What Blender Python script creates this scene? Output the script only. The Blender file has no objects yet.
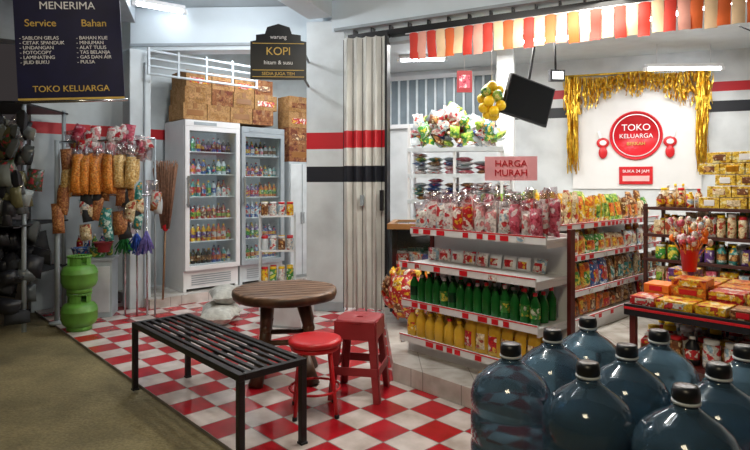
import bpy, math, random
from mathutils import Matrix, Vector, Euler
random.seed(7)
R=random.random
def U(a,b): return a+(b-a)*R()
RU=-math.radians(47.2); RV=math.radians(42.8)
ux,uy=math.cos(RU),math.sin(RU); vx,vy=-uy,ux

# ---------------- materials ----------------
def lin(c):
    return tuple((x/12.92 if x<=.04045 else ((x+.055)/1.055)**2.4) for x in c)
def hexc(h): return lin(tuple(int(h[i:i+2],16)/255 for i in (0,2,4)))
def newmat(n):
    m=bpy.data.materials.new(n); m.use_nodes=True
    nt=m.node_tree; b=nt.nodes['Principled BSDF']; return m,nt,b
def mat(n,h,rough=.5,metal=0,emit=0,var=.12,scale=6,trans=0,alpha=1,bump=0,coat=0,ior=1.45):
    m,nt,b=newmat(n); c=hexc(h) if isinstance(h,str) else h
    tc=nt.nodes.new('ShaderNodeTexCoord'); no=nt.nodes.new('ShaderNodeTexNoise')
    no.inputs['Scale'].default_value=scale; no.inputs['Detail'].default_value=4
    nt.links.new(tc.outputs['Object'],no.inputs['Vector'])
    r=nt.nodes.new('ShaderNodeValToRGB')
    r.color_ramp.elements[0].position=.3; r.color_ramp.elements[1].position=.7
    r.color_ramp.elements[0].color=(*[x*(1-var) for x in c],1)
    r.color_ramp.elements[1].color=(*[min(1,x*(1+var)) for x in c],1)
    nt.links.new(no.outputs['Fac'],r.inputs['Fac']); nt.links.new(r.outputs['Color'],b.inputs['Base Color'])
    b.inputs['Roughness'].default_value=rough; b.inputs['Metallic'].default_value=metal
    b.inputs['Transmission Weight'].default_value=trans; b.inputs['Alpha'].default_value=alpha
    b.inputs['Coat Weight'].default_value=coat; b.inputs['IOR'].default_value=ior
    if emit:
        b.inputs['Emission Color'].default_value=(*c,1); b.inputs['Emission Strength'].default_value=emit
    if bump:
        bp=nt.nodes.new('ShaderNodeBump'); bp.inputs['Strength'].default_value=bump; bp.inputs['Distance'].default_value=.02
        nt.links.new(no.outputs['Fac'],bp.inputs['Height']); nt.links.new(bp.outputs['Normal'],b.inputs['Normal'])
    return m
def pack(n,c1,c2,c3,scale=22,rough=.28):
    m,nt,b=newmat(n)
    tc=nt.nodes.new('ShaderNodeTexCoord'); no=nt.nodes.new('ShaderNodeTexNoise')
    no.inputs['Scale'].default_value=scale; no.inputs['Detail'].default_value=2
    nt.links.new(tc.outputs['Object'],no.inputs['Vector'])
    r=nt.nodes.new('ShaderNodeValToRGB'); r.color_ramp.interpolation='CONSTANT'
    e=r.color_ramp.elements; e[0].position=0; e[0].color=(*hexc(c2),1); e[1].position=.42; e[1].color=(*hexc(c1),1)
    q=e.new(.6); q.color=(*hexc(c3),1)
    nt.links.new(no.outputs['Fac'],r.inputs['Fac'])
    # fine print / crinkle variation
    n2=nt.nodes.new('ShaderNodeTexNoise'); n2.inputs['Scale'].default_value=70; n2.inputs['Detail'].default_value=3
    nt.links.new(tc.outputs['Object'],n2.inputs['Vector'])
    r2=nt.nodes.new('ShaderNodeValToRGB'); r2.color_ramp.elements[0].position=.36; r2.color_ramp.elements[0].color=(.35,.32,.3,1)
    r2.color_ramp.elements[1].position=.55; r2.color_ramp.elements[1].color=(.93,.93,.92,1)
    nt.links.new(n2.outputs['Fac'],r2.inputs['Fac'])
    mx=nt.nodes.new('ShaderNodeMixRGB'); mx.blend_type='MULTIPLY'; mx.inputs[0].default_value=.7
    nt.links.new(r.outputs['Color'],mx.inputs[1]); nt.links.new(r2.outputs['Color'],mx.inputs[2])
    nt.links.new(mx.outputs[0],b.inputs['Base Color'])
    bp=nt.nodes.new('ShaderNodeBump'); bp.inputs['Strength'].default_value=.3; bp.inputs['Distance'].default_value=.004
    nt.links.new(n2.outputs['Fac'],bp.inputs['Height']); nt.links.new(bp.outputs['Normal'],b.inputs['Normal'])
    b.inputs['Roughness'].default_value=rough
    return m
def stripemat(n,base,stripes):
    m,nt,b=newmat(n)
    g=nt.nodes.new('ShaderNodeNewGeometry'); s=nt.nodes.new('ShaderNodeSeparateXYZ')
    nt.links.new(g.outputs['Position'],s.inputs[0])
    no=nt.nodes.new('ShaderNodeTexNoise'); no.inputs['Scale'].default_value=3; no.inputs['Detail'].default_value=5
    nt.links.new(g.outputs['Position'],no.inputs['Vector'])
    r=nt.nodes.new('ShaderNodeValToRGB'); c=hexc(base)
    r.color_ramp.elements[0].position=.3; r.color_ramp.elements[0].color=(*[x*.78 for x in c],1)
    r.color_ramp.elements[1].position=.6; r.color_ramp.elements[1].color=(*c,1)
    nt.links.new(no.outputs['Fac'],r.inputs['Fac']); cur=r.outputs['Color']
    for z0,z1,col in stripes:
        a=nt.nodes.new('ShaderNodeMath'); a.operation='GREATER_THAN'; a.inputs[1].default_value=z0
        d=nt.nodes.new('ShaderNodeMath'); d.operation='LESS_THAN'; d.inputs[1].default_value=z1
        mu=nt.nodes.new('ShaderNodeMath'); mu.operation='MULTIPLY'
        nt.links.new(s.outputs['Z'],a.inputs[0]); nt.links.new(s.outputs['Z'],d.inputs[0])
        nt.links.new(a.outputs[0],mu.inputs[0]); nt.links.new(d.outputs[0],mu.inputs[1])
        mx=nt.nodes.new('ShaderNodeMixRGB'); mx.inputs[2].default_value=(*hexc(col),1)
        nt.links.new(mu.outputs[0],mx.inputs[0]); nt.links.new(cur,mx.inputs[1]); cur=mx.outputs[0]
    nt.links.new(cur,b.inputs['Base Color']); b.inputs['Roughness'].default_value=.45
    return m
def tilemat(n,c1,c2,size,grout):
    m,nt,b=newmat(n)
    tc=nt.nodes.new('ShaderNodeTexCoord'); mp=nt.nodes.new('ShaderNodeMapping'); mp.inputs['Location'].default_value=(0,0,.05)
    nt.links.new(tc.outputs['Object'],mp.inputs[0])
    ck=nt.nodes.new('ShaderNodeTexChecker'); ck.inputs['Scale'].default_value=1/size
    ck.inputs['Color1'].default_value=(*hexc(c1),1); ck.inputs['Color2'].default_value=(*hexc(c2),1)
    nt.links.new(mp.outputs[0],ck.inputs['Vector'])
    br=nt.nodes.new('ShaderNodeTexBrick'); br.offset=0; br.inputs['Scale'].default_value=1
    br.inputs['Brick Width'].default_value=size; br.inputs['Row Height'].default_value=size; br.inputs['Mortar Size'].default_value=.003
    nt.links.new(tc.outputs['Object'],br.inputs['Vector'])
    mx=nt.nodes.new('ShaderNodeMixRGB'); mx.inputs[2].default_value=(*hexc(grout),1)
    nt.links.new(br.outputs['Fac'],mx.inputs[0]); nt.links.new(ck.outputs['Color'],mx.inputs[1])
    no=nt.nodes.new('ShaderNodeTexNoise'); no.inputs['Scale'].default_value=5; no.inputs['Detail'].default_value=8
    nt.links.new(tc.outputs['Object'],no.inputs['Vector'])
    r=nt.nodes.new('ShaderNodeValToRGB'); r.color_ramp.elements[0].position=.32; r.color_ramp.elements[0].color=(.46,.42,.37,1)
    r.color_ramp.elements[1].position=.62; r.color_ramp.elements[1].color=(1,1,1,1)
    nt.links.new(no.outputs['Fac'],r.inputs['Fac'])
    m2=nt.nodes.new('ShaderNodeMixRGB'); m2.blend_type='MULTIPLY'; m2.inputs[0].default_value=.75
    nt.links.new(mx.outputs[0],m2.inputs[1]); nt.links.new(r.outputs[0],m2.inputs[2])
    nt.links.new(m2.outputs[0],b.inputs['Base Color']); b.inputs['Roughness'].default_value=.18
    return m
def groundmat():
    m,nt,b=newmat('concrete_ground')
    tc=nt.nodes.new('ShaderNodeTexCoord')
    n1=nt.nodes.new('ShaderNodeTexNoise'); n1.inputs['Scale'].default_value=1.3; n1.inputs['Detail'].default_value=8; n1.inputs['Roughness'].default_value=.65
    n2=nt.nodes.new('ShaderNodeTexNoise'); n2.inputs['Scale'].default_value=60; n2.inputs['Detail'].default_value=4
    for k in (n1,n2): nt.links.new(tc.outputs['Object'],k.inputs['Vector'])
    r=nt.nodes.new('ShaderNodeValToRGB'); e=r.color_ramp.elements
    e[0].position=.32; e[0].color=(*hexc('574f36'),1); e[1].position=.68; e[1].color=(*hexc('8f835e'),1)
    nt.links.new(n1.outputs['Fac'],r.inputs['Fac'])
    m2=nt.nodes.new('ShaderNodeMixRGB'); m2.blend_type='OVERLAY'; m2.inputs[0].default_value=.6
    nt.links.new(r.outputs[0],m2.inputs[1]); nt.links.new(n2.outputs['Fac'],m2.inputs[2])
    nt.links.new(m2.outputs[0],b.inputs['Base Color']); b.inputs['Roughness'].default_value=.7
    bp=nt.nodes.new('ShaderNodeBump'); bp.inputs['Strength'].default_value=.4; bp.inputs['Distance'].default_value=.01
    nt.links.new(n2.outputs['Fac'],bp.inputs['Height']); nt.links.new(bp.outputs[0],b.inputs['Normal'])
    return m
def woodmat(n,c1,c2,scale=3):
    m,nt,b=newmat(n)
    tc=nt.nodes.new('ShaderNodeTexCoord'); mp=nt.nodes.new('ShaderNodeMapping'); mp.inputs['Scale'].default_value=(1,8,1)
    nt.links.new(tc.outputs['Object'],mp.inputs[0])
    n1=nt.nodes.new('ShaderNodeTexNoise'); n1.inputs['Scale'].default_value=scale; n1.inputs['Detail'].default_value=8
    nt.links.new(mp.outputs[0],n1.inputs['Vector'])
    r=nt.nodes.new('ShaderNodeValToRGB'); e=r.color_ramp.elements
    e[0].position=.3; e[0].color=(*hexc(c1),1); e[1].position=.7; e[1].color=(*hexc(c2),1)
    nt.links.new(n1.outputs['Fac'],r.inputs['Fac']); nt.links.new(r.outputs[0],b.inputs['Base Color'])
    b.inputs['Roughness'].default_value=.45
    bp=nt.nodes.new('ShaderNodeBump'); bp.inputs['Strength'].default_value=.4; bp.inputs['Distance'].default_value=.01
    nt.links.new(n1.outputs['Fac'],bp.inputs['Height']); nt.links.new(bp.outputs[0],b.inputs['Normal'])
    return m
def glassmat(n,tint,fac=.12):
    m,nt,b=newmat(n); nt.nodes.remove(b); out=nt.nodes['Material Output']
    t=nt.nodes.new('ShaderNodeBsdfTransparent'); t.inputs[0].default_value=(*hexc(tint),1)
    g=nt.nodes.new('ShaderNodeBsdfGlossy'); g.inputs['Roughness'].default_value=.12
    mx=nt.nodes.new('ShaderNodeMixShader'); mx.inputs[0].default_value=fac
    nt.links.new(t.outputs[0],mx.inputs[1]); nt.links.new(g.outputs[0],mx.inputs[2]); nt.links.new(mx.outputs[0],out.inputs['Surface'])
    return m

WHITE=mat('white_enamel','e2e3e4',.35,var=.04); BLACK=mat('black_steel','141518',.4,var=.2); DARK=mat('dark_plastic','1c1d22',.4)
GREY=mat('grey_paint','9aa4aa',.5); LGREY=mat('light_grey','c8d0d4',.5); MAROON=mat('maroon_steel','5a1c18',.4)
RED=mat('red_paint','d01d28',.35); REDP=mat('red_plastic','c9262c',.35); MRED=mat('dull_red_plastic','9c3238',.42)
PALEBLUE=mat('pale_blue_paint','d3dfe6',.5,var=.06,scale=2); CARD=pack('cardboard_print','b08654','a0743f','be9060',14,.8); CARD2=pack('cardboard_print_b','955f38','70341f','b4885c',18,.8)
TAPE=mat('packing_tape','8b5c2e',.3); SHADOW=mat('dark_cloth','2a2c30',.8)  # dark grey cloth and bag colour, also on the stall shelves
GOLD=mat('gold_foil','f0bf45',.3,metal=.8,var=.3,scale=30); GOLD2=mat('gold_foil_b','c48a22',.3,metal=.8,var=.3,scale=30)
LAMP=mat('lamp_tube','f4f8ff',.4,emit=16,var=0); CLEAR=glassmat('clear_glass','f2f7f8',.08)
BAGCL=glassmat('clear_bag_film','f4eef0',.28)
CHROME=mat('chrome','c5c8cc',.2,metal=1)
GREENB=mat('green_bottle_glass','1c6a2b',.12,var=.3); DGREEN=mat('dark_green','0f3a22',.2)
OIL=mat('cooking_oil','eebf3c',.1,var=.12,trans=.25,coat=.5); YEL=mat('yellow','f0c81e',.35); ORANGE=mat('orange','e87a24',.4)
LPG=mat('lpg_green','5a8f38',.4,var=.25,scale=8); GLD=mat('gold_print','d6b45a',.5); WTXT=mat('white_print','ececec',.5,var=0)
NAVY=mat('navy_banner','12143a',.45,var=.2); JUG=mat('smoky_blue_polycarbonate','5f8199',.12,var=.1,trans=.75,coat=.6,ior=1.25)
JUGCAP=mat('jug_cap','17191d',.35)
BROOM=mat('broom_bristle','7a5844',.9,var=.4,scale=40)
P=[pack('pack_red','c8242a','efe2d6','e8ba34'),pack('pack_yellow','ecbc2a','c83a2e','f8ebc0'),pack('pack_orange','e27a2a','efcc52','a8261f'),
   pack('pack_green','469a42','e6dc58','e3ecd8'),pack('pack_blue','3564ac','e2e8f2','d63f3f'),pack('pack_white','e4e0da','cf3d40','9ebdd0'),
   pack('pack_pink','dd6a80','f4dee2','bb3048'),pack('pack_brown','7a4a2c','cf9c60','ead8b0'),pack('pack_purple','6c4690','deba46','e9e0f0'),
   pack('pack_lime','98bc44','34783a','ece886')]
PR,PY,PO,PG,PB,PW,PP,PBR,PPU,PL=P
PSW=pack('pack_soft_white','e8e0dc','df8f92','c8303c',16)
PTEAL=pack('pack_teal','358f8c','d2e6df','e2a83a'); PCREAM=pack('pack_cream','e2cda2','b04c34','fbeed4')
TRUNK=woodmat('dark_wood','2b1c13','6b4a33'); WOOD=woodmat('table_wood','46301f','94735a',4); PALLET=woodmat('pallet_wood','6a4c30','9a7650')

# ---------------- mesh builder ----------------
class MB:
    def __init__(s): s.v=[];s.f=[];s.mi=[];s.mats=[];s.sm=[]
    def mid(s,m):
        if m not in s.mats: s.mats.append(m)
        return s.mats.index(m)
    def add(s,vs,fs,m,M=None,smooth=False):
        o=len(s.v)
        for q in vs:
            q=Vector(q)
            if M is not None: q=M@q
            s.v.append(q)
        for k,f in enumerate(fs):
            s.f.append([i+o for i in f]); s.mi.append(s.mid(m[k] if isinstance(m,list) else m)); s.sm.append(smooth)
    def T(s,c,rot=(0,0,0)): return Matrix.Translation(c)@Euler(rot).to_matrix().to_4x4()
    def box(s,c,d,m,rot=(0,0,0)):
        x,y,z=d[0]/2,d[1]/2,d[2]/2
        vs=[(-x,-y,-z),(x,-y,-z),(x,y,-z),(-x,y,-z),(-x,-y,z),(x,-y,z),(x,y,z),(-x,y,z)]
        s.add(vs,[(0,3,2,1),(4,5,6,7),(0,1,5,4),(1,2,6,5),(2,3,7,6),(3,0,4,7)],m,s.T(c,rot))
    def bx(s,x0,x1,y0,y1,z0,z1,m): s.box(((x0+x1)/2,(y0+y1)/2,(z0+z1)/2),(x1-x0,y1-y0,z1-z0),m)
    def prism(s,pts,z0,z1,m):
        n=len(pts); vs=[(p[0],p[1],z0) for p in pts]+[(p[0],p[1],z1) for p in pts]
        s.add(vs,[tuple(range(n))[::-1],tuple(range(n,2*n))]+[(i,(i+1)%n,n+(i+1)%n,n+i) for i in range(n)],m)
    def lathe(s,prof,c,m,n=16,rot=(0,0,0),smooth=True,cap=True,sq=0):
        vs=[];fs=[];ms=[]
        for r,z in prof:
            for i in range(n):
                a=2*math.pi*i/n; k=1
                if sq: k=1/max(abs(math.cos(a)),abs(math.sin(a)))**sq
                vs.append((r*math.cos(a)*k,r*math.sin(a)*k,z))
        for j in range(len(prof)-1):
            for i in range(n):
                fs.append((j*n+i,j*n+(i+1)%n,(j+1)*n+(i+1)%n,(j+1)*n+i)); ms.append(m[j] if isinstance(m,list) else m)
        if cap:
            fs.append(tuple(range(n))[::-1]); ms.append(ms[0]); fs.append(tuple(range((len(prof)-1)*n,len(prof)*n))); ms.append(ms[-2] if len(ms)>1 else ms[0])
        s.add(vs,fs,ms,s.T(c,rot),smooth)
    def cyl(s,p0,p1,r0,r1,m,n=10,smooth=True):
        p0,p1=Vector(p0),Vector(p1); d=p1-p0; q=d.to_track_quat('Z','Y').to_matrix().to_4x4(); M=Matrix.Translation(p0)@q; L=d.length
        vs=[];fs=[]
        for r,z in((r0,0),(r1,L)):
            for i in range(n):
                a=2*math.pi*i/n; vs.append((r*math.cos(a),r*math.sin(a),z))
        fs=[(i,(i+1)%n,n+(i+1)%n,n+i) for i in range(n)]+[tuple(range(n))[::-1],tuple(range(n,2*n))]
        s.add(vs,fs,m,M,smooth)
    def tube(s,pts,r,m,n=8):
        for a,b in zip(pts[:-1],pts[1:]): s.cyl(a,b,r,r,m,n)
        for p in pts[1:-1]: s.ball(p,(r,r,r),m,8,5)
    def ball(s,c,rad,m,n=12,k=8,rot=(0,0,0)):
        prof=[(max(.001,math.sin(math.pi*j/k)),-math.cos(math.pi*j/k)) for j in range(k+1)]
        vs=[];fs=[]
        for r,z in prof:
            for i in range(n):
                a=2*math.pi*i/n; vs.append((r*math.cos(a)*rad[0],r*math.sin(a)*rad[1],z*rad[2]))
        for j in range(k):
            for i in range(n): fs.append((j*n+i,j*n+(i+1)%n,(j+1)*n+(i+1)%n,(j+1)*n+i))
        s.add(vs,fs,m,s.T(c,rot),True)
    def pouch(s,c,w,h,t,m,m2=None,rot=(0,0,0),n=6):
        vs=[];fs=[];ms=[]
        wob=U(-.1,.1)
        for side in(-1,1):
            for j in range(n+1):
                for i in range(n+1):
                    x=i/n*2-1; z=j/n*2-1
                    d=(max(0,1-abs(x)**2.4))**.5*(max(0,1-abs(z)**3.5))**.6
                    wx=1-.06*(1-abs(z)**4)
                    vs.append((x*w/2*wx,side*t/2*d*(1+wob*x)+ (0.004*math.sin(i*2.2) if abs(z)==1 else 0),(z+1)*h/2))
        N=(n+1)**2
        for sd in(0,1):
            for j in range(n):
                for i in range(n):
                    a=sd*N+j*(n+1)+i; q=(a,a+1,a+n+2,a+n+1)
                    fs.append(q if sd==0 else q[::-1])
                    ms.append(m2 if (m2 and 1<=j<=n-3 and 1<=i<=n-2) else m)
        s.add(vs,fs,ms,s.T(c,rot),True)
    def bottle(s,c,r,h,m,cap=None,lab=None,n=10):
        cap=cap or m; lab=lab or m
        s.lathe([(r*.9,0),(r,.02*h),(r,.2*h),(r*1.01,.21*h),(r*1.01,.55*h),(r,.56*h),(r*.97,.66*h),(r*.45,.84*h),(r*.36,.9*h),(r*.42,.905*h),(r*.42,h)],c,[m,m,m,lab,m,m,m,m,cap,cap],n)
    def obj(s,name,loc=(0,0,0),rz=0,parent=None,bevel=0,rot=None):
        me=bpy.data.meshes.new(name); me.from_pydata([tuple(q) for q in s.v],[],s.f)
        for m in s.mats: me.materials.append(m)
        me.polygons.foreach_set('material_index',s.mi); me.polygons.foreach_set('use_smooth',s.sm); me.update()
        o=bpy.data.objects.new(name,me); bpy.context.collection.objects.link(o)
        o.location=loc; o.rotation_euler=rot if rot else (0,0,rz)
        if parent: o.parent=parent
        if bevel:
            b=o.modifiers.new('b','BEVEL'); b.width=bevel; b.segments=2; b.limit_method='ANGLE'
        return o
def text(body,size,loc,rot,m,parent,name,align='CENTER'):
    c=bpy.data.curves.new(name,'FONT'); c.body=body; c.size=size; c.extrude=.002; c.align_x=align; c.align_y='CENTER'
    c.materials.append(m); o=bpy.data.objects.new(name,c); bpy.context.collection.objects.link(o)
    o.location=loc; o.rotation_euler=rot; o.parent=parent; return o
def loc2(o,rz,x,y,z=0):
    return (o[0]+x*math.cos(rz)-y*math.sin(rz), o[1]+x*math.sin(rz)+y*math.cos(rz), z)

# ---------------- shell ----------------
b=MB(); b.bx(-14,14,-6,16,-.3,-.02,groundmat()); b.obj('ground')
b=MB(); b.bx(0,9,0,4.9,-.02,.0,tilemat('red_white_tiles','bb1e2b','ddd2cf',.2,'8a8484')); b.obj('floor',(-3.524,5.798,0),RU)
A=(.12,3.72)
WT=tilemat('white_floor_tiles','d6d3ce','cfccc7',.3,'a5a29e')
b=MB(); b.prism([A,(A[0]+3*ux,A[1]+3*uy),(7,1.5),(7,9),(-.3,9),(.08,5.6)],.002,.12,WT); b.obj('floor_shop')
b=MB(); b.prism([(-2.35,5.85),(-.6,7.5),(-.4,8.6),(-3.0,6.4)],.002,.1,WT); b.obj('floor_alcove')
b=MB(); b.bx(0,4.42,0,.12,-.02,3.2,stripemat('end_wall_paint','cbd6da',[(1.84,1.96,'c9202a')])); b.obj('wall_left',(-3.55,5.78,0),RV)
RB=math.atan2(-.34,.94)
b=MB(); b.bx(0,7.4,0,.12,-.02,3.2,stripemat('back_wall_paint','d6dadb',[(2.48,2.6,'b91e28'),(2.22,2.36,'20232a')])); b.obj('wall_back',(-.35,8.74,0),RB)
b=MB(); b.bx(6.4,6.5,1.5,6.4,-.02,3.2,mat('right_wall_paint','d5dadb',.6,var=.05)); b.obj('wall_right')
RW=math.atan2(-1.18,2.33)
b=MB(); b.prism([(-.7,6.0),(4.2,3.5),(6.5,3.4),(6.5,6.4),(-.35,8.8)],3.0,3.08,mat('ceiling_paint','ccd3d6',.7,var=.05)); b.obj('ceiling')
b=MB(); b.prism([(-5,4.9),(-3.4,5.9),(-.4,9),(6.5,6.6),(6.5,1.2),(1.2,1.2)],3.2,3.28,mat('canopy_soffit','a9b3b8',.7,var=.15,scale=2)); b.obj('ceiling_canopy')
b=MB(); b.bx(-.45,4.8,0,.18,2.87,3.2,PALEBLUE); b.bx(-.1,4.8,-.03,.0,2.87,2.9,GREY); b.obj('trim_shopfront_beam',(-.32,5.7,0),RW,bevel=.005)
b=MB(); b.bx(0.05,4.8,.0,.1,2.76,2.82,BLACK); b.bx(.05,4.8,.02,.14,2.70,2.74,GREY)
for i in range(24): b.bx(.1+i*.2,.115+i*.2,.02,.1,2.74,2.87,DARK)
b.obj('trim_gate_rail',(-.32,5.7,0),RW)
b=MB(); b.bx(0,2.0,0,.2,2.74,3.195,PALEBLUE); b.bx(0,2.0,-.02,.0,2.78,2.81,GREY); b.obj('trim_alcove_beam',(-2.62,6.0,0),math.radians(-2))
def rbeam(name,p,q,w,z0,z1,m):
    d=math.hypot(q[0]-p[0],q[1]-p[1]); b=MB(); b.bx(0,d,-w/2,w/2,z0,z1,m); b.obj(name,(p[0],p[1],0),math.atan2(q[1]-p[1],q[0]-p[0]),bevel=.004)
rbeam('trim_canopy_beam_1',(-.55,5.65),(-1.65,2.6),.26,2.98,3.195,PALEBLUE)
rbeam('trim_canopy_beam_2',(-2.75,5.9),(-4.3,5.1),.22,2.7,3.195,GREY)
rbeam('trim_canopy_beam_3',(-2.6,5.85),(-2.1,4.2),.18,3.0,3.195,GREY)
PS=stripemat('pillar_paint','dfe8ec',[(1.67,1.84,'c41f2b'),(1.33,1.49,'1f222c')])
b=MB(); b.bx(0,.40,0,.3,0,2.99,PS); b.bx(.0,.40,-.012,0,0,.1,GREY); b.obj('pillar',(-.71,5.80,0),math.radians(-8),bevel=.008)
b=MB(); b.bx(-.16,.06,0,.22,0,2.73,stripemat('column_paint','ccd6da',[])); b.bx(-.02,.0,-.02,0,0,2.6,GREY); b.obj('pillar.001',loc2((-2.1,6.2),RV,-.42,.05),RV,bevel=.008)
b=MB(); b.bx(0,.2,0,.2,.12,2.99,mat('inner_column_paint','dcdfe0',.5,var=.04)); b.obj('pillar.002',(1.5,6.9,0),RB)
b=MB(); n=9; W=.44
GATE=stripemat('gate_paint','dedfda',[(1.67,1.84,'c41f2b'),(1.33,1.49,'1f222c')])
pts=[(W*i/n,(-.03 if i%2 else .01)) for i in range(n+1)]
for (x0,y0),(x1,y1) in zip(pts[:-1],pts[1:]):
    dx,dy=x1-x0,y1-y0; L=math.hypot(dx,dy); b.box(((x0+x1)/2,(y0+y1)/2,1.42),(L,.006,2.68),GATE,(0,0,math.atan2(dy,dx)))
for i in range(1,n,2): b.cyl((pts[i][0],pts[i][1]-.01,.06),(pts[i][0],pts[i][1]-.01,2.76),.010,.010,GATE,8)
for i in range(0,n+1,2): b.bx(pts[i][0]-.004,pts[i][0]+.004,pts[i][1]-.006,pts[i][1]+.004,.07,2.75,DARK)
b.bx(W,W+.025,-.08,.06,.05,2.78,DARK); b.bx(W-.05,W-.02,-.08,-.02,1.05,1.25,DARK); b.bx(.19,.22,-.07,-.03,1.1,1.2,GREY)
b.obj('folding_gate',(-.315,5.60,0),math.radians(-14))

# ---------------- bench ----------------
b=MB(); L,Wd,H=1.36,.38,.43; t=.032
for x in(0,L-t):
    for y in(0,Wd-t): b.bx(x,x+t,y,y+t,0,H-t,BLACK); b.bx(x-.004,x+t+.004,y-.004,y+t+.004,0,.012,DARK)
b.bx(0,L,0,t,H-t,H,BLACK); b.bx(0,L,Wd-t,Wd,H-t,H,BLACK); b.bx(0,t,t,Wd-t,H-t,H,BLACK); b.bx(L-t,L,t,Wd-t,H-t,H,BLACK)
for i in range(6):
    y=.063+i*.0508; b.bx(t,L-t,y-.012,y+.012,H-.014,H-.001,BLACK)
for x in (.45,.9): b.bx(x,x+.025,t,Wd-t,H-.03,H-.014,BLACK)
b.obj('metal_bench',(-1.545,3.555,0),RU,bevel=.002)

# ---------------- round table ----------------
b=MB()
n=28; vs=[];fs=[]
rings=[(.30,.53),(.345,.54),(.355,.565),(.35,.59),(.34,.6),(.2,.6),(.001,.6)]
for r,z in rings:
    for i in range(n):
        a=2*math.pi*i/n; k=1+.012*math.sin(3*a+1)+.015*math.sin(7*a); vs.append((r*k*math.cos(a),r*k*math.sin(a),z))
for j in range(len(rings)-1):
    for i in range(n): fs.append((j*n+i,j*n+(i+1)%n,(j+1)*n+(i+1)%n,(j+1)*n+i))
fs.append(tuple(range(n))[::-1]); b.add(vs,fs,[WOOD if j>=3*n else TRUNK for j,f in enumerate(fs)],smooth=True)
for i in range(7):
    b.box((0,-.24+i*.08,.6005),(2*math.sqrt(.33**2-(-.24+i*.08)**2),.004,.003),TRUNK)
for k in range(4):
    a=math.radians(35+90*k); c,s=math.cos(a),math.sin(a)
    p=[(c*.16,s*.16,.54),(c*.2+.02,s*.2,.36),(c*.19,s*.19+.02,.18),(c*.26,s*.26,0)]
    rr=[.045,.036,.034,.048]
    for i in range(3): b.cyl(p[i],p[i+1],rr[i],rr[i+1],TRUNK,10)
    for i in(1,2): b.ball(p[i],(rr[i]*1.08,)*3,TRUNK,10,6)
for k in range(4):
    a=math.radians(35+90*k);a2=a+math.pi/2; b.cyl((math.cos(a)*.2,math.sin(a)*.2,.27),(math.cos(a2)*.2,math.sin(a2)*.2,.27),.018,.018,TRUNK,8)
b.obj('round_wooden_table',(-.61,3.80,0),.3)

b=MB(); b.lathe([(.13,.385),(.15,.39),(.155,.405),(.15,.42),(.12,.424),(.001,.424)],(0,0,0),REDP,28)
b.lathe([(.135,.36),(.14,.365),(.14,.385),(.135,.385)],(0,0,0),RED,24)
for k in range(4):
    a=math.radians(45+90*k); c,s=math.cos(a),math.sin(a); b.cyl((c*.115,s*.115,.375),(c*.165,s*.165,.0),.011,.011,RED,8); b.lathe([(.014,0),(.014,.02)],(c*.165,s*.165,0),BLACK,8)
ring=[(math.cos(2*math.pi*i/20)*.145,math.sin(2*math.pi*i/20)*.145,.14) for i in range(21)]; b.tube(ring,.007,RED,6)
b.obj('red_metal_stool',(-.345,3.22,0),.15)
b=MB()
b.lathe([(.122,.455),(.135,.46),(.137,.475),(.13,.482),(.05,.482),(.02,.478),(.02,.47)],(0,0,0),MRED,24,sq=.55)
for sx in(-1,1):
    for sy in(-1,1):
        t0,t1=.122,.162
        for ax in(0,1):
            w0,w1=.05,.042
            if ax==0: q=[(sx*t0,sy*t0),(sx*(t0-w0),sy*t0)]; q2=[(sx*t1,sy*t1),(sx*(t1-w1),sy*t1)]; off=(0,-sy*.008)
            else: q=[(sx*t0,sy*t0),(sx*t0,sy*(t0-w0))]; q2=[(sx*t1,sy*t1),(sx*t1,sy*(t1-w1))]; off=(-sx*.008,0)
            vs=[(*q2[0],0),(*q2[1],0),(*q[1],.46),(*q[0],.46)]
            vs+= [(v[0]+off[0],v[1]+off[1],v[2]) for v in vs]
            b.add(vs,[(0,1,2,3),(7,6,5,4),(0,4,5,1),(1,5,6,2),(2,6,7,3),(3,7,4,0)],MRED)
for z,r in((.40,.128),(.16,.149)):
    for k in range(4):
        a=k*math.pi/2; b.box((math.cos(a)*r,math.sin(a)*r,z+.02),(.008,2*r-.01,.11 if z>.3 else .05),MRED,(0,0,a))
b.obj('plastic_stool',(-.095,3.5,0),math.radians(-12),bevel=.002)

# ---------------- water jugs ----------------
def jug(loc):
    b=MB(); r=.134
    prof=[(.10,0),(.12,.003),(r,.02),(r,.06),(r*.95,.072),(r*.95,.082),(r,.094),(r,.15),(r*.95,.162),(r*.95,.172),(r,.184),(r,.25),(r*.945,.262),(r*.945,.272),(r,.285),(r,.318),(r*.955,.345),(r*.82,.378),(r*.58,.405),(r*.35,.424),(r*.25,.436),(r*.22,.445),(r*.22,.458)]
    b.lathe(prof,(0,0,0),JUG,32)
    b.lathe([(r*.25,.455),(r*.26,.458),(r*.26,.475),(r*.235,.49),(.02,.492)],(0,0,0),JUGCAP,20)
    b.lathe([(r*.27,.446),(r*.27,.453)],(0,0,0),LGREY,20)
    b.obj('water_jug',loc,U(0,6))
J0=(.46,1.9)
for j in range(3):
    for i in range(3):
        jug((J0[0]+i*.274*ux+j*.276*vx,J0[1]+i*.274*uy+j*.276*vy,.272))
b=MB()
for k in range(7): b.bx(-.16,.72,-.16+k*.125,-.16+k*.125+.1,.24,.27,PALLET)
for x in(-.15,.24,.63): b.bx(x,x+.08,-.16,.69,.03,.238,PALLET)
b.bx(-.16,.72,-.16,-.06,0,.03,PALLET);b.bx(-.16,.72,.59,.69,0,.03,PALLET)
b.obj('jug_pallet',(J0[0],J0[1],0),RU)

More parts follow.
